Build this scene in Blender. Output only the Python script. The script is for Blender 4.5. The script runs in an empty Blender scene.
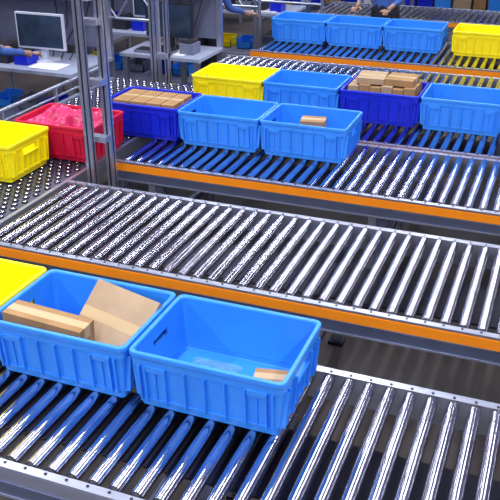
import bpy, math, random, bmesh
from mathutils import Vector, Matrix, Euler
random.seed(4)
S=bpy.context.scene
try:
    S.view_settings.view_transform='Standard'
except Exception as e: print(e)

# ---------------------------------------------------------------- materials
def mat(name,col,rough=.5,metal=0.,noise=0.,nscale=20.,bump=0.,bscale=40.,spec=.5,alpha=1.,trans=0.,emit=0.,stretch=None,col2=None,coat=0.):
    m=bpy.data.materials.new(name); m.use_nodes=True
    nt=m.node_tree; b=nt.nodes['Principled BSDF']
    b.inputs['Base Color'].default_value=(*col,1)
    b.inputs['Roughness'].default_value=rough
    b.inputs['Metallic'].default_value=metal
    b.inputs['Specular IOR Level'].default_value=spec
    b.inputs['Coat Weight'].default_value=coat
    b.inputs['Alpha'].default_value=alpha
    b.inputs['Transmission Weight'].default_value=trans
    if emit>0:
        b.inputs['Emission Color'].default_value=(*col,1); b.inputs['Emission Strength'].default_value=emit
    tc=nt.nodes.new('ShaderNodeTexCoord')
    src=tc.outputs['Object']
    if stretch:
        mp=nt.nodes.new('ShaderNodeMapping'); mp.inputs['Scale'].default_value=stretch
        nt.links.new(src,mp.inputs['Vector']); src=mp.outputs['Vector']
    if noise>0 or col2:
        n=nt.nodes.new('ShaderNodeTexNoise'); n.inputs['Scale'].default_value=nscale; n.inputs['Detail'].default_value=5
        nt.links.new(src,n.inputs['Vector'])
        r=nt.nodes.new('ShaderNodeValToRGB')
        r.color_ramp.elements[0].position=.35; r.color_ramp.elements[1].position=.68
        c2=col2 if col2 else tuple(min(1,c*(1+noise)) for c in col)
        c1=col if col2 else tuple(c*(1-noise) for c in col)
        r.color_ramp.elements[0].color=(*c1,1); r.color_ramp.elements[1].color=(*c2,1)
        nt.links.new(n.outputs['Fac'],r.inputs['Fac']); nt.links.new(r.outputs['Color'],b.inputs['Base Color'])
    if bump>0:
        n2=nt.nodes.new('ShaderNodeTexNoise'); n2.inputs['Scale'].default_value=bscale; n2.inputs['Detail'].default_value=3
        nt.links.new(src,n2.inputs['Vector'])
        bp=nt.nodes.new('ShaderNodeBump'); bp.inputs['Strength'].default_value=bump; bp.inputs['Distance'].default_value=.01
        nt.links.new(n2.outputs['Fac'],bp.inputs['Height']); nt.links.new(bp.outputs['Normal'],b.inputs['Normal'])
    return m
M={}
M['roller']=mat('roller_steel',(.64,.63,.70),.115,1.,noise=.15,nscale=4)
M['alu']=mat('brushed_aluminium',(.48,.51,.62),.32,.85,noise=.08,nscale=8,stretch=(1,30,30))
M['aludark']=mat('aluminium_side',(.16,.19,.30),.4,.7,noise=.1,nscale=6)
M['orange']=mat('orange_strip',(1.,.28,.01),.38,0,noise=.05,nscale=4)
M['black']=mat('black_plastic',(.02,.02,.03),.45)
M['bolt']=mat('bolt_zinc',(.05,.05,.08),.4,.8)
M['blue']=mat('blue_plastic',(.032,.27,.90),.34,0,noise=.06,nscale=5,spec=.45)
M['navy']=mat('navy_plastic',(.006,.020,.58),.36,0,noise=.08,nscale=5,spec=.35)
M['yellow']=mat('yellow_plastic',(1.,.80,.004),.38,0,noise=.04,nscale=5,spec=.35)
M['red']=mat('red_plastic',(.60,.008,.05),.38,0,noise=.08,nscale=5,spec=.35)
M['redbag']=mat('red_bag_film',(.42,.004,.06),.28,0,nscale=9,col2=(.72,.03,.17),bump=.5,bscale=25,spec=.4)
M['card']=mat('cardboard',(.37,.215,.10),.85,0,noise=.12,nscale=9,bump=.1,bscale=90,spec=.2)
M['card2']=mat('cardboard_pale',(.42,.30,.19),.85,0,noise=.10,nscale=7,bump=.1,bscale=90,spec=.2)
M['tape']=mat('packing_tape',(.50,.35,.18),.35)
M['label']=mat('paper_label',(.82,.84,.88),.6,noise=.05,nscale=60)
M['film']=mat('clear_film',(.35,.62,1.),.12,0,alpha=.30,noise=.2,nscale=30,bump=1.,bscale=35)
M['floor']=mat('concrete_floor',(.028,.022,.025),.4,0,nscale=1.6,col2=(.080,.064,.058),bump=.05,bscale=12)
M['wall']=mat('painted_wall',(.18,.19,.26),.8,0,noise=.04,nscale=2)
M['deck']=mat('ball_deck_steel',(.14,.16,.28),.35,.8,noise=.15,nscale=5)
M['white']=mat('white_paint',(.62,.66,.78),.4,0,noise=.03,nscale=5)
M['bench']=mat('bench_laminate',(.34,.38,.52),.4,0,noise=.08,nscale=5)
M['screen']=mat('screen_glass',(.03,.05,.09),.12,0,noise=.4,nscale=5)
M['grey']=mat('grey_plastic',(.16,.18,.27),.5,0,noise=.1,nscale=7)
M['cable']=mat('cable_rubber',(.03,.03,.05),.5)
M['skin']=mat('skin',(.42,.24,.17),.55,noise=.05)
M['hair']=mat('black_hair',(.012,.01,.01),.5)
M['shirt_blue']=mat('blue_workwear',(.05,.12,.42),.85,noise=.15,nscale=9)
M['shirt_grey']=mat('grey_workwear',(.20,.22,.30),.85,noise=.15,nscale=9)
M['trouser']=mat('dark_trousers',(.02,.02,.035),.85,noise=.2,nscale=9)
M['shoe']=mat('black_shoe',(.015,.015,.015),.5)
M['eyew']=mat('eye_white',(.8,.8,.78),.3)
M['lip']=mat('lip',(.45,.17,.15),.5)

# ---------------------------------------------------------------- mesh builder
class MB:
    def __init__(s): s.v=[];s.f=[];s.m=[];s.sm=[];s.names=[]
    def mi(s,k):
        if k not in s.names: s.names.append(k)
        return s.names.index(k)
    def hexa(s,p,k):
        b=len(s.v); s.v+= [tuple(q) for q in p]; i=s.mi(k)
        for f in ((0,3,2,1),(4,5,6,7),(0,1,5,4),(1,2,6,5),(2,3,7,6),(3,0,4,7)):
            s.f.append(tuple(b+a for a in f)); s.m.append(i); s.sm.append(False)
    def box(s,x0,x1,y0,y1,z0,z1,k,T=None):
        p=[Vector(q) for q in ((x0,y0,z0),(x1,y0,z0),(x1,y1,z0),(x0,y1,z0),(x0,y0,z1),(x1,y0,z1),(x1,y1,z1),(x0,y1,z1))]
        if T: p=[T@q for q in p]
        s.hexa(p,k)
    def cyl(s,a,b,r,k,n=12,r2=None,cap=True,sm=True):
        a=Vector(a);b=Vector(b);r2=r if r2 is None else r2
        d=(b-a).normalized(); t=Vector((0,0,1)) if abs(d.z)<.9 else Vector((1,0,0))
        u=d.cross(t).normalized(); w=u.cross(d); s0=len(s.v); i=s.mi(k)
        ra=[];rb=[]
        for j in range(n):
            c=math.cos(2*math.pi*j/n);q=math.sin(2*math.pi*j/n)
            ra.append(tuple(a+(u*c-w*q)*r)); rb.append(tuple(b+(u*c-w*q)*r2))
        for j in range(n): s.v.append(ra[j]); s.v.append(rb[j])
        for j in range(n):
            e=(j+1)%n
            s.f.append((s0+2*j,s0+2*e,s0+2*e+1,s0+2*j+1)); s.m.append(i); s.sm.append(sm)
        if cap:   # caps use their own vertices so the side normals stay radial
            s1=len(s.v); s.v+=ra+rb
            s.f.append(tuple(s1+j for j in reversed(range(n)))); s.m.append(i); s.sm.append(False)
            s.f.append(tuple(s1+n+j for j in range(n))); s.m.append(i); s.sm.append(False)
    def sphere(s,c,r,k,nu=10,nv=6,sc=(1,1,1)):
        b=len(s.v);i=s.mi(k)
        for a in range(nv+1):
            th=math.pi*a/nv
            for j in range(nu):
                ph=2*math.pi*j/nu
                s.v.append((c[0]+r*sc[0]*math.sin(th)*math.cos(ph),c[1]+r*sc[1]*math.sin(th)*math.sin(ph),c[2]+r*sc[2]*math.cos(th)))
        for a in range(nv):
            for j in range(nu):
                e=(j+1)%nu
                s.f.append((b+a*nu+j,b+(a+1)*nu+j,b+(a+1)*nu+e,b+a*nu+e)); s.m.append(i); s.sm.append(True)
    def obj(s,name,parent=None,loc=None,rot=None):
        me=bpy.data.meshes.new(name); me.from_pydata(s.v,[],s.f)
        for k in s.names: me.materials.append(M[k])
        me.polygons.foreach_set('material_index',s.m); me.polygons.foreach_set('use_smooth',s.sm)
        me.validate(); me.update()
        o=bpy.data.objects.new(name,me); S.collection.objects.link(o)
        if loc: o.location=loc
        if rot: o.rotation_euler=rot
        if parent: o.parent=parent
        return o
def empty(name,loc=(0,0,0),rot=(0,0,0)):
    e=bpy.data.objects.new(name,None); e.empty_display_size=.1; S.collection.objects.link(e); e.location=loc; e.rotation_euler=rot; return e
def bevel(o,w=.002,seg=2):
    md=o.modifiers.new('bevel','BEVEL'); md.width=w; md.segments=seg; md.limit_method='ANGLE'; md.angle_limit=math.radians(40)

ZT=.75
# ---------------------------------------------------------------- conveyors
def conveyor(x0,x1,y0,y1,phase=0.,strip=True,pitch=.078):
    e=empty('roller_conveyor',(x0,y0,0))
    L=x1-x0; W=y1-y0; f=MB(); t=.026
    for side in (0,1):
        ya,yb=(0,t) if side==0 else (W-t,W)
        f.box(0,L,ya,yb,ZT-.13,ZT-.004,'alu')
        out=-1 if side==0 else 1
        yo=0 if side==0 else W
        for z0,z1,d,k in ((ZT-.014,ZT-.003,.008,'alu'),(ZT-.128,ZT-.075,.005,'aludark'),(ZT-.134,ZT-.126,.010,'alu')):
            a,b=sorted((yo,yo+out*d)); f.box(0,L,a,b,z0,z1,k)
        x=.05+phase
        while x<L-.03:
            yc=(ya+yb)/2
            f.cyl((x,yc,ZT-.005),(x,yc,ZT-.0015),.006,'bolt',6,sm=False); x+=pitch
    for lx in [.25+1.45*i for i in range(int(L/1.45)+1)]:
        if lx>L-.05: break
        for yy in (.0,W-.045):
            f.box(lx,lx+.045,yy,yy+.045,.02,ZT-.13,'alu')
            f.box(lx-.02,lx+.065,yy-.02,yy+.065,0,.02,'bolt')
            f.box(lx+.045,lx+.10,yy+.01,yy+.035,ZT-.22,ZT-.135,'aludark')
        f.box(lx,lx+.04,.045,W-.045,.25,.29,'aludark')
        f.box(lx,lx+.04,.03,W-.03,ZT-.18,ZT-.135,'aludark')
    f.box(.02,L-.02,W*.30,W*.70,ZT-.125,ZT-.115,'bolt')
    f.obj('frame',e)
    if strip:
        g=MB()
        g.box(0,L,-.012,0.001,ZT-.064,ZT-.017,'orange'); g.box(0,L,W-.001,W+.012,ZT-.064,ZT-.017,'orange')
        g.obj('orange_strip',e)
    r=MB(); R=.0245; x=.05+phase
    while x<L-.03:
        zc=ZT-R
        r.cyl((x,t+.016,zc),(x,W-t-.016,zc),R,'roller',24)
        r.cyl((x,t+.006,zc),(x,t+.016,zc),R*.8,'black',12); r.cyl((x,W-t-.016,zc),(x,W-t-.006,zc),R*.8,'black',12)
        r.cyl((x,t-.002,zc),(x,t+.006,zc),.006,'bolt',6); r.cyl((x,W-t-.006,zc),(x,W-t+.002,zc),.006,'bolt',6)
        x+=pitch
    r.obj('rollers',e)
    return e
conveyor(-4.2,2.6,1.64,2.55,0,False)
conveyor(-2.68,2.6,3.02,3.91,0)
conveyor(-2.62,2.6,4.33,5.22,.02)
conveyor(-2.62,2.6,5.27,6.2,.04,False)
conveyor(-3.1,2.6,6.55,7.4,.0,False)
conveyor(-2.95,2.6,7.67,8.72,.03)
conveyor(-3.0,2.6,9.9,10.8,.0)
g=MB(); g.cyl((-4.2,1.50,.60),(2.6,1.50,.60),.02,'alu',12)
for x in (-3.9,-2.4,-.9,.6,2.1):
    g.box(x,x+.03,1.48,1.52,0,.60,'alu'); g.box(x-.03,x+.06,1.45,1.55,0,.015,'bolt')
g.obj('guide_rail')

def ball_table(x0,x1,y0,y1):
    e=empty('ball_transfer_table',(x0,y0,0)); L=x1-x0;W=y1-y0
    f=MB(); f.box(0,L,0,W,ZT-.06,ZT-.012,'deck')
    f.box(-.04,0,0,W,ZT-.14,ZT-.002,'alu'); f.box(-.04,L,-.04,0,ZT-.14,ZT-.002,'alu'); f.box(L,L+.025,0,W,ZT-.10,ZT-.004,'alu')
    f.box(-.052,-.04,0,W,ZT-.08,ZT-.02,'orange')
    for a in (.0,L-.05):
        for b in (0.,W/2,W-.05):
            f.box(a,a+.05,b,b+.05,0,ZT-.06,'alu')
    f.obj('deck',e)
    g=MB(); y=.04;row=0
    while y<W-.02:
        x=.035+(.0325 if row%2 else 0)
        while x<L-.02:
            g.cyl((x,y,ZT-.014),(x,y,ZT-.006),.021,'bolt',10); g.sphere((x,y,ZT-.0175),.017,'roller',8,6); x+=.065
        y+=.056;row+=1
    g.obj('balls',e)
    g=MB()
    g.cyl((-.09,.9,ZT+.10),(-.09,W,ZT+.10),.014,'alu',10); g.cyl((-.09,.9,ZT+.02),(-.09,W,ZT+.02),.010,'alu',10)
    for y in (.95,1.7,2.4,W-.1): g.box(-.10,-.075,y-.012,y+.012,ZT-.14,ZT+.10,'alu'); g.box(-.1,-.04,y-.012,y+.012,ZT-.12,ZT-.09,'alu')
    g.obj('guard_rail',e)
    return e
ball_table(-3.66,-2.71,3.0,6.2)

# ---------------------------------------------------------------- totes
def rrect(w,d,r,n=5):
    p=[]
    for cx,cy,a0 in ((w/2-r,d/2-r,0),(-w/2+r,d/2-r,90),(-w/2+r,-d/2+r,180),(w/2-r,-d/2+r,270)):
        for i in range(n+1):
            a=math.radians(a0+90*i/n); p.append((cx+r*math.cos(a),cy+r*math.sin(a)))
    return p
TW,TD,TH=.585,.44,.236
_tm={}
def tote_mesh(key):
    if key in _tm: return _tm[key]
    bw,bd=TW-.05,TD-.05
    tw,td=TW-.026,TD-.026
    loops=[(bw-.06,bd-.06,.012,.010),(bw-.012,bd-.012,.016,.010),(bw-.006,bd-.006,.018,.016),
            (tw-.010,td-.010,.022,TH-.006),(tw-.004,td-.004,.022,TH),(TW-.004,TD-.004,.026,TH),(TW,TD,.028,TH-.004),
            (TW,TD,.028,TH-.018),(TW-.004,TD-.004,.026,TH-.020),(TW-.012,TD-.012,.024,TH-.022),(TW-.014,TD-.014,.024,TH-.052),(tw,td,.022,TH-.052),
            (bw+.002,bd+.002,.018,.030),(bw-.006,bd-.006,.018,.026),(bw-.010,bd-.010,.016,.0),(bw-.06,bd-.06,.012,.0)]
    mb=MB(); n=len(rrect(1,1,.1)); i0=mb.mi(key)
    for (w,d,r,z) in loops:
        for p in rrect(w,d,r): mb.v.append((p[0],p[1],z))
    for l in range(len(loops)-1):
        for j in range(n):
            e=(j+1)%n; a=l*n
            mb.f.append((a+j,a+e,a+n+e,a+n+j)); mb.m.append(i0); mb.sm.append(False)
    mb.f.append(tuple(range(n))); mb.m.append(i0); mb.sm.append(False)
    b=(len(loops)-1)*n; mb.f.append(tuple(reversed(range(b,b+n)))); mb.m.append(i0); mb.sm.append(False)
    shell=mb.obj('tmp_shell')
    bm=bmesh.new(); bm.from_mesh(shell.data); bmesh.ops.recalc_face_normals(bm,faces=bm.faces); bm.to_mesh(shell.data); bm.free()
    c=MB()
    for sx in (-1,1):
        xa,xb=sorted((sx*(TW/2-.05),sx*(TW/2+.02)))
        c.box(xa,xb,-.058,.058,TH-.088,TH-.058,key)
    cut=c.obj('tmp_cut')
    md=shell.modifiers.new('b','BOOLEAN'); md.operation='DIFFERENCE'; md.object=cut; md.solver='EXACT'
    bpy.context.view_layer.update()
    dg=bpy.context.evaluated_depsgraph_get()
    me=bpy.data.meshes.new_from_object(shell.evaluated_get(dg))
    bpy.data.objects.remove(shell); bpy.data.objects.remove(cut)
    r=MB()
    z0,z1=.030,TH-.050
    def rib(side,t,half,dep=.011,za=z0,zb=z1):
        def off(z,ax):
            k=(z-.03)/(TH-.082); lo,hi=((bd,td) if ax=='y' else (bw,tw)); return (lo+(hi-lo)*k)/2
        P=[]
        if side<2:
            s=-1 if side==0 else 1
            for z in (za,zb):
                o=off(z,'y'); ya,yb=s*(o-.003),s*(o+dep)
                P+=[(t-half,ya,z),(t+half,ya,z),(t+half,yb,z),(t-half,yb,z)]
        else:
            s=-1 if side==2 else 1
            for z in (za,zb):
                o=off(z,'x'); xa,xb=s*(o-.003),s*(o+dep)
                P+=[(xa,t-half,z),(xb,t-half,z),(xb,t+half,z),(xa,t+half,z)]
        r.hexa(P,key)
    for sd in (0,1):
        for t in (-.248,-.226,-.15,-.075,-.0,.075,.15,.226,.248): rib(sd,t,.003,.017)
        rib(sd,0,.255,.006,.030,.042); rib(sd,-.19,.036,.010,z1-.026,z1); rib(sd,.19,.036,.010,z1-.026,z1)
        for t in (-.19,.19): rib(sd,t,.0022,.008)
    for sd in (2,3):
        for t in (-.178,-.156,-.085,.085,.156,.178): rib(sd,t,.003,.017)
        for t in (-.028,.028): rib(sd,t,.0022,.012,z0,TH-.10)
        rib(sd,0,.085,.012,TH-.099,TH-.093); rib(sd,0,.185,.006,.030,.042)
    ro=r.obj('tmp_r')
    bm=bmesh.new(); bm.from_mesh(me); bm.from_mesh(ro.data)
    bmesh.ops.recalc_face_normals(bm,faces=bm.faces); bm.to_mesh(me); bm.free()
    bpy.data.objects.remove(ro)
    me.materials.clear(); me.materials.append(M[key])
    for p in me.polygons: p.material_index=0
    me.name='tote_'+key; _tm[key]=me
    return me
def tote(key,xc,yc,rz=0.):
    names={'blue':'blue_plastic_tote','navy':'navy_plastic_tote','yellow':'yellow_plastic_tote','red':'red_plastic_tote'}
    o=bpy.data.objects.new(names[key],tote_mesh(key)); S.collection.objects.link(o)
    o.location=(xc,yc,ZT+.0005); o.rotation_euler=(0,0,math.radians(rz))
    bevel(o,.0018,2); return o
yA=2.064+TD/2
tote('blue',-.965,yA,0); tote('blue',-1.560,yA,.0); tote('yellow',-2.155,yA+.0,0); tote('blue',-2.75,yA,0)
tote('blue',-1.475,4.965,0); tote('blue',-2.065,4.965,0); tote('navy',-2.655,4.99,0)
yD=5.88
tote('blue',-.60,yD,0); tote('navy',-1.19,yD,0); tote('blue',-1.79,yD,0); tote('yellow',-2.38,yD,0); tote('blue',.0,yD,0)
yE=8.33
for k,x in (('blue',-2.60),('blue',-2.01),('blue',-1.42),('yellow',-.74),('yellow',-.14)): tote(k,x,yE)
tote('yellow',-3.24,3.93,0); tote('red',-2.965,4.40,0)

# ---------------------------------------------------------------- cardboard
def carton(name,w,d,h,loc,rot=(0,0,0),key='card',label=False):
    m=MB()
    m.box(-w/2,w/2,-d/2,d/2,0,h-.003,key)
    m.box(-w/2,w/2,-d/2,-.0015,h-.003,h,key); m.box(-w/2,w/2,.0015,d/2,h-.003,h,key)
    tw=min(.022,d*.2)
    m.box(-w/2-.0006,w/2+.0006,-tw,tw,h,h+.0006,'tape')
    m.box(-w/2-.0008,-w/2,-tw,tw,h-.05 if h>.07 else h*.4,h,'tape'); m.box(w/2,w/2+.0008,-tw,tw,h-.05 if h>.07 else h*.4,h,'tape')
    if label: m.box(w*.12,w*.42,-d/2-.0006,-d/2,h*.3,h*.75,'label')
    return m.obj(name,None,loc,tuple(math.radians(a) for a in rot))
carton('cardboard_box',.335,.10,.135,(-1.650,2.165,ZT+.104),(0,3,0),'card')
carton('cardboard_box',.29,.27,.075,(-1.442,2.340,ZT+.130),(42,6,-8),'card2')
carton('cardboard_box',.13,.09,.075,(-.80,2.30,ZT+.014),(0,0,12),'card')
def film(name,cx,cy,w,d,z,seed):
    random.seed(seed); nx,ny=16,12; vs=[];fs=[]
    for j in range(ny+1):
        for i in range(nx+1):
            u=i/nx-.5;v=j/ny-.5
            ed=max(0,1-(abs(2*u)**4+abs(2*v)**4))
            vs.append((cx+u*w+random.uniform(-.006,.006),cy+v*d+random.uniform(-.006,.006),z+.003+ed*(.014+random.uniform(-.008,.010))))
    for j in range(ny):
        for i in range(nx): a=j*(nx+1)+i; fs.append((a,a+1,a+nx+2,a+nx+1))
    me=bpy.data.meshes.new(name); me.from_pydata(vs,[],fs); me.materials.append(M['film'])
    o=bpy.data.objects.new(name,me); S.collection.objects.link(o); return o
film('clear_plastic_bag',-1.06,2.35,.20,.14,ZT+.012,3)
carton('cardboard_box',.16,.13,.186,(-1.48,5.02,ZT+.012),(0,0,8),'card')
for i,(x,w) in enumerate(((-2.83,.13),(-2.70,.12),(-2.58,.11),(-2.47,.10))):
    carton('cardboard_box',w-.004,.30,.225,(x,4.99,ZT+.012),(0,0,0),'card')
for i in range(6):
    carton('cardboard_box',.078,.31,.245+.012*(i%2),(-1.395+i*.082,yD,ZT+.012),(0,0,0),'card' if i%3 else 'card2')
carton('cardboard_box',.20,.24,.04,(-1.29,yD,ZT+.270),(0,0,4),'card2'); carton('cardboard_box',.21,.22,.045,(-1.07,yD,ZT+.270),(0,0,-3),'card')
carton('cardboard_box',.30,.25,.12,(-.60,yD,ZT+.012),(0,0,10),'card')
# crumpled bag bulging out of the red tote
random.seed(9); nx,ny=18,13; vs=[];fs=[]
for j in range(ny+1):
    for i in range(nx+1):
        u=i/nx-.5;v=j/ny-.5; ed=max(abs(2*u),abs(2*v))
        z=ZT+.20+.07*(1-ed**3)*(0.85+.35*math.sin(9*u+2)*math.cos(8*v))+random.uniform(-.028,.034)*(1 if ed<.95 else .2)
        vs.append((-2.965+u*.52,4.40+v*.375,z))
for j in range(ny):
    for i in range(nx): a=j*(nx+1)+i; fs.append((a,a+1,a+nx+2,a+nx+1))
me=bpy.data.meshes.new('red_plastic_bag'); me.from_pydata(vs,[],fs); me.materials.append(M['redbag'])
o=bpy.data.objects.new('red_plastic_bag',me); S.collection.objects.link(o)
md=o.modifiers.new('sub','SUBSURF'); md.levels=1; md.render_levels=1

# ---------------------------------------------------------------- frames
def post(m,x,y,z1,w=.045,d=.045,z0=0.):
    m.box(x-w,x+w,y-d,y+d,z0,z1,'alu')
    for s in (-1,1):
        m.box(x-.005,x+.005,y+s*d-.002,y+s*d+.0015,z0,z1,'bolt'); m.box(x+s*w-.002,x+s*w+.0015,y-.005,y+.005,z0,z1,'bolt')
m=MB()
post(m,-2.61,4.06,2.9,.024,.022); post(m,-2.53,4.16,2.9,.024,.022)
post(m,-3.38,6.42,2.9,.025,.025); post(m,-3.27,6.46,2.9,.02,.02)
m.box(-2.63,-2.59,4.08,6.42,2.86,2.9,'alu'); m.box(-3.39,-2.59,6.40,6.44,2.82,2.86,'alu')
for z in (.35,.95,1.30,1.65,2.0,2.4): m.box(-2.63,-2.51,4.08,4.14,z,z+.035,'alu')
for z in (.9,1.4,1.9): m.box(-3.40,-3.25,6.40,6.48,z,z+.04,'alu')
m.obj('aluminium_gantry_frame')

def lattice(x0,x1,y,z0,z1,n):
    m=MB(); m.cyl((x0,y,z0),(x1,y,z0),.014,'alu',8); m.cyl((x0,y,z1),(x1,y,z1),.014,'alu',8)
    dx=(x1-x0)/n
    for i in range(n):
        a,b=(z0,z1) if i%2==0 else (z1,z0); m.cyl((x0+i*dx,y,a),(x0+(i+1)*dx,y,b),.009,'alu',8)
    for x in (x0,x1): m.cyl((x,y,0),(x,y,z1),.02,'alu',10)
    m.obj('lattice_truss_frame')
lattice(-5.2,-3.5,6.75,1.15,1.45,8)
lattice(-3.4,-2.6,9.0,1.0,1.3,5)
lattice(-4.6,-3.2,8.6,1.0,1.3,7)

def station(x0,y0,w=1.6,d=.75,h=.78,shelf=1.35,mons=2,rz=0):
    e=empty('packing_workstation',(x0,y0,0),(0,0,math.radians(rz))); f=MB()
    for a in (0,w-.05):
        f.box(a,a+.05,0,.05,0,h,'alu'); f.box(a,a+.05,d-.05,d,0,1.9,'alu')
        f.box(a,a+.05,.05,d-.05,.2,.25,'alu')
    f.box(-.02,w+.02,-.02,d-.05,h,h+.03,'bench'); f.box(.05,w-.05,d-.30,d-.05,shelf,shelf+.025,'bench'); f.box(.05,w-.05,.1,d-.1,.25,.275,'grey')
    f.box(0,w,d-.05,d,1.85,1.9,'alu'); f.box(.05,w-.05,d-.02,d-.012,h+.1,shelf,'grey')
    f.obj('bench',e)
    for i in range(mons):
        g=MB(); cx=.35+i*.75; bz='white' if i%2 else 'black'
        g.box(cx-.25,cx+.25,.32,.35,h+.14,h+.46,bz); g.box(cx-.235,cx+.235,.316,.32,h+.16,h+.445,'screen')
        g.box(cx-.03,cx+.03,.35,.38,h+.03,h+.3,bz); g.box(cx-.11,cx+.11,.26,.45,h+.03,h+.045,bz); g.obj('monitor',e)
    g=MB(); g.box(.1,.5,.05,.2,h+.03,h+.055,'grey')
    for a in range(12):
        for b in range(4): g.box(.112+a*.032,.138+a*.032,.06+b*.034,.088+b*.034,h+.055,h+.062,'black')
    g.obj('keyboard',e)
    g=MB(); g.box(w-.5,w-.2,.08,.3,h+.03,h+.033,'label'); g.box(w-.45,w-.18,.05,.27,h+.033,h+.036,'label'); g.obj('papers',e)
    g=MB()
    for i,(k,bx) in enumerate((('grey',.55),('black',.72),('navy',.93))):
        if bx+.16<w: g.box(bx,bx+.14,.12,.30,h+.03,h+.13+.04*(i%2),k); g.box(bx+.02,bx+.12,.14,.28,h+.13+.04*(i%2),h+.145+.04*(i%2),'black')
    g.obj('label_printers',e)
    g=MB()
    for zz,ks in ((shelf+.025,('blue','yellow','grey','blue','red')),(.275,('yellow','blue','grey','navy','blue'))):
        for i,k in enumerate(ks):
            a=.1+i*.28
            if a+.2>w: break
            g.box(a,a+.2,d-.29,d-.28,zz,zz+.075,k); g.box(a,a+.2,d-.10,d-.09,zz,zz+.135,k)
            g.box(a,a+.01,d-.29,d-.09,zz,zz+.115,k); g.box(a+.19,a+.2,d-.29,d-.09,zz,zz+.115,k); g.box(a,a+.2,d-.29,d-.09,zz,zz+.007,k)
    g.obj('parts_bins',e)
    g=MB()
    for q in range(4):
        o=.09*q; pts=[(w-.1-o,d-.06,1.8),(w-.12-o*1.5,d-.12,1.4),(w-.2-o,d-.16,1.1),(w-.25-o*1.4,d-.2,.95),(w-.3-o,d-.3,h+.03)]
        for a,b in zip(pts,pts[1:]): g.cyl(a,b,.007,'cable',8)
    g.obj('cables',e)
    return e
station(-5.55,5.95); station(-5.3,7.7); station(-4.3,9.3,1.2,.7,mons=1); station(-7.3,9.4); station(-3.95,6.85,.8,.6,mons=1)
station(-2.2,11.5); station(-.2,11.5); station(-4.4,11.8); station(-7.6,6.5)
def rack(x0,y0,w=1.8,d=.5):
    e=empty('storage_shelving',(x0,y0,0)); f=MB()
    for a in (0,w-.04):
        for b in (0,d-.04): f.box(a,a+.04,b,b+.04,0,1.9,'alu')
    for z in (.2,.7,1.2,1.7): f.box(0,w,0,d,z,z+.03,'aludark')
    f.obj('shelves',e); g=MB(); random.seed(int(x0*10)+int(y0*7))
    for z in (.23,.73,1.23):
        x=.06
        while x<w-.3:
            q=random.uniform(.18,.32); h=random.uniform(.15,.34); k=random.choice(('card','blue','card2','navy','yellow','grey','label'))
            g.box(x,x+q,.05,d-.05,z,z+h,k); g.box(x+.01,x+q-.01,.06,d-.06,z+h,z+h+.006,'grey' if k!='grey' else 'black'); x+=q+.04
    g.obj('stored_boxes',e)
for x,y in ((-6.8,12.6),(-4.8,13.6),(-2.6,13.4),(-.4,13.4),(-8.0,11.2)): rack(x,y)
m=MB(); m.box(-6.0,-5.3,4.6,5.0,.1,1.2,'grey'); m.box(-5.98,-5.32,4.59,4.6,.12,1.18,'bench')
for i in range(8):
    for j in range(5): m.cyl((-5.9+i*.07,4.592,.8+j*.06),(-5.9+i*.07,4.586,.8+j*.06),.018,'black',8)
for a in (-5.98,-5.36):
    for b in (4.62,4.94): m.box(a,a+.05,b,b+.05,0,.1,'black')
m.box(-5.40,-5.38,4.57,4.59,.6,.75,'alu'); m.obj('control_cabinet')

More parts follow.
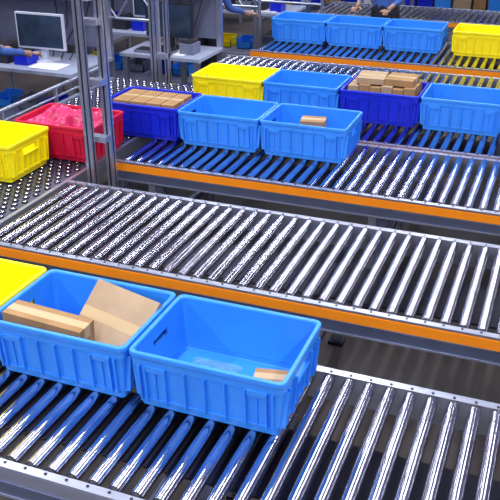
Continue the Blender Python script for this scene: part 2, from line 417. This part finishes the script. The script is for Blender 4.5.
# ---------------------------------------------------------------- workers
def worker(loc,rz,shirt,reach=.33):
    e=empty('warehouse_worker',(loc[0],loc[1],0),(0,0,math.radians(rz)))
    J=[((0,0,.96),.15,.10),((0,.0,1.08),.135,.095),((0,.02,1.22),.145,.10),((0,.035,1.36),.15,.105),((0,.04,1.455),.085,.075),((0,.05,1.52),.052,.055),((0,.065,1.60),.068,.085),((0,.07,1.69),.072,.088)]
    E=[(i,i+1) for i in range(7)]
    for s in (-1,1):
        b=len(J)
        J+=[((s*.095,0,.88),.085,.09),((s*.105,.02,.50),.058,.062),((s*.11,-.01,.30),.055,.058),((s*.11,-.015,.10),.042,.045),((s*.12,.05,.045),.042,.035),((s*.125,.14,.035),.038,.028)]
        E+=[(0,b)]+[(b+i,b+i+1) for i in range(5)]
        b=len(J)
        J+=[((s*.175,.03,1.41),.06,.06),((s*.235,.05,1.25),.048,.048),((s*.25,.09,1.10),.040,.040),((s*.22,.09+reach*.55,1.06),.034,.034),((s*.19,.09+reach,1.02),.025,.022),((s*.185,.15+reach,1.0),.036,.018)]
        E+=[(3,b)]+[(b+i,b+i+1) for i in range(5)]
    me=bpy.data.meshes.new('body'); me.from_pydata([j[0] for j in J],E,[])
    o=bpy.data.objects.new('body_tmp',me); S.collection.objects.link(o)
    md=o.modifiers.new('skin','SKIN'); md.use_smooth_shade=True
    for i,j in enumerate(J): sv=me.skin_vertices[0].data[i]; sv.radius=(j[1],j[2]); sv.use_root=(i==0)
    ms=o.modifiers.new('s','SUBSURF'); ms.levels=2; ms.render_levels=2
    bpy.context.view_layer.update(); dg=bpy.context.evaluated_depsgraph_get()
    nm=bpy.data.meshes.new_from_object(o.evaluated_get(dg)); bpy.data.objects.remove(o)
    nm.materials.clear()
    for k in (shirt,'trouser','skin','shoe','hair'): nm.materials.append(M[k])
    for p in nm.polygons:
        c=p.center; p.use_smooth=True
        if c.z<.07: i=3
        elif c.z<.98 and c.y<.2: i=1
        elif c.z>1.49: i=4 if (c.z>1.70 or (c.y<.05 and c.z>1.58)) else 2
        elif c.y>.05+reach and c.z<1.2: i=2
        else: i=0
        p.material_index=i
    bo=bpy.data.objects.new('body',nm); S.collection.objects.link(bo); bo.parent=e
    g=MB()
    for s in (-1,1):
        g.sphere((s*.032,.145,1.655),.011,'eyew',8,6); g.sphere((s*.032,.154,1.655),.005,'hair',6,5)
        g.box(s*.032-.018,s*.032+.018,.148,.155,1.675,1.681,'hair'); g.sphere((s*.078,.07,1.645),.026,'skin',8,6,(.4,.7,1.2))
    g.sphere((0,.158,1.625),.016,'skin',8,6,(.8,1,1.5)); g.sphere((0,.150,1.585),.02,'lip',8,6,(1.1,.4,.35))
    g.sphere((0,.055,1.705),.088,'hair',14,8,(.9,1.05,.85))
    g.obj('face_and_hair',e)
    g=MB()
    for s in (-1,1):
        for q,(off,ln) in enumerate(((-.027,.072),(-.009,.082),(.009,.076),(.026,.060))):
            p0=Vector((s*.185+off,.17+reach,1.0)); p1=p0+Vector((0,ln*.5,.004)); p2=p1+Vector((0,ln*.3,-.014)); p3=p2+Vector((0,ln*.15,-.02))
            for a,b,r in ((p0,p1,.0088),(p1,p2,.008),(p2,p3,.007)): g.cyl(a,b,r,'skin',8,r*.92); g.sphere(b,r*.95,'skin',8,5)
        p0=Vector((s*.185-s*.028,.13+reach,1.0)); p1=p0+Vector((-s*.03,.03,-.004)); p2=p1+Vector((-s*.008,.03,-.008))
        for a,b,r in ((p0,p1,.011),(p1,p2,.009)): g.cyl(a,b,r,'skin',8,r*.9); g.sphere(b,r*.92,'skin',8,5)
    g.obj('fingers',e)
    return e
worker((-4.50,5.35),-15,'shirt_blue'); worker((-3.52,7.95),-35,'shirt_blue',.25); worker((-1.95,9.33),170,'shirt_blue',.25)

# ---------------------------------------------------------------- room
m=MB(); m.box(-16,10,-6,19,-.05,0,'floor'); m.obj('floor')
m=MB(); m.box(-16,10,19,19.2,0,6,'wall'); m.obj('wall_back')
m=MB(); m.box(-16.2,-16,-6,19,0,6,'wall'); m.obj('wall_left')

# ---------------------------------------------------------------- lights
def lamp(x,y,L=5.5,z=4.8,e=95,wd=.16):
    p=empty('ceiling_and_fill_light',(x,y,z)); m=MB()
    m.box(-.12,.12,-L/2,L/2,.02,.08,'white'); m.cyl((0,-L/2+.3,.08),(0,-L/2+.3,1.2),.006,'cable',6); m.cyl((0,L/2-.3,.08),(0,L/2-.3,1.2),.006,'cable',6)
    m.obj('housing',p)
    l=bpy.data.lights.new('tube','AREA'); l.shape='RECTANGLE'; l.size=wd; l.size_y=L; l.energy=e; l.color=(.92,.94,1.)
    o=bpy.data.objects.new('tube',l); S.collection.objects.link(o); o.parent=p; o.location=(0,0,.0)
for x in (-5.2,-1.6,2.0):
    lamp(x,-3.8,4.,e=180); lamp(x,1.6,4.,e=135); lamp(x,6.4,3.6,e=100)  # first of these, behind the camera, is unseen fill added for front faces
    lamp(x,14.0,9.4,e=130)
lamp(-3.4,14.0,9.4,e=70); lamp(.2,14.0,9.4,e=70)  # extra unseen far lamps, added to give the rollers more highlight streaks

w=bpy.data.worlds.new('World'); S.world=w; w.use_nodes=True; nt=w.node_tree
bg=nt.nodes['Background']; tc=nt.nodes.new('ShaderNodeTexCoord'); sp=nt.nodes.new('ShaderNodeSeparateXYZ'); rp=nt.nodes.new('ShaderNodeValToRGB')
nt.links.new(tc.outputs['Generated'],sp.inputs['Vector']); nt.links.new(sp.outputs['Z'],rp.inputs['Fac']); nt.links.new(rp.outputs['Color'],bg.inputs['Color'])
rp.color_ramp.elements[0].position=.05; rp.color_ramp.elements[0].color=(.09,.09,.17,1)
rp.color_ramp.elements[1].position=.95; rp.color_ramp.elements[1].color=(1.,1.,1.,1)
a=rp.color_ramp.elements.new(.62); a.color=(.17,.17,.29,1)
bg.inputs['Strength'].default_value=1.0

# ---------------------------------------------------------------- camera
c=bpy.data.cameras.new('Camera'); c.lens=36*811/500; c.sensor_width=36; c.clip_end=200
co=bpy.data.objects.new('Camera',c); S.collection.objects.link(co); S.camera=co
co.location=(0,0,2.55); co.rotation_euler=(math.radians(90-26.25),0,math.radians(21.05))
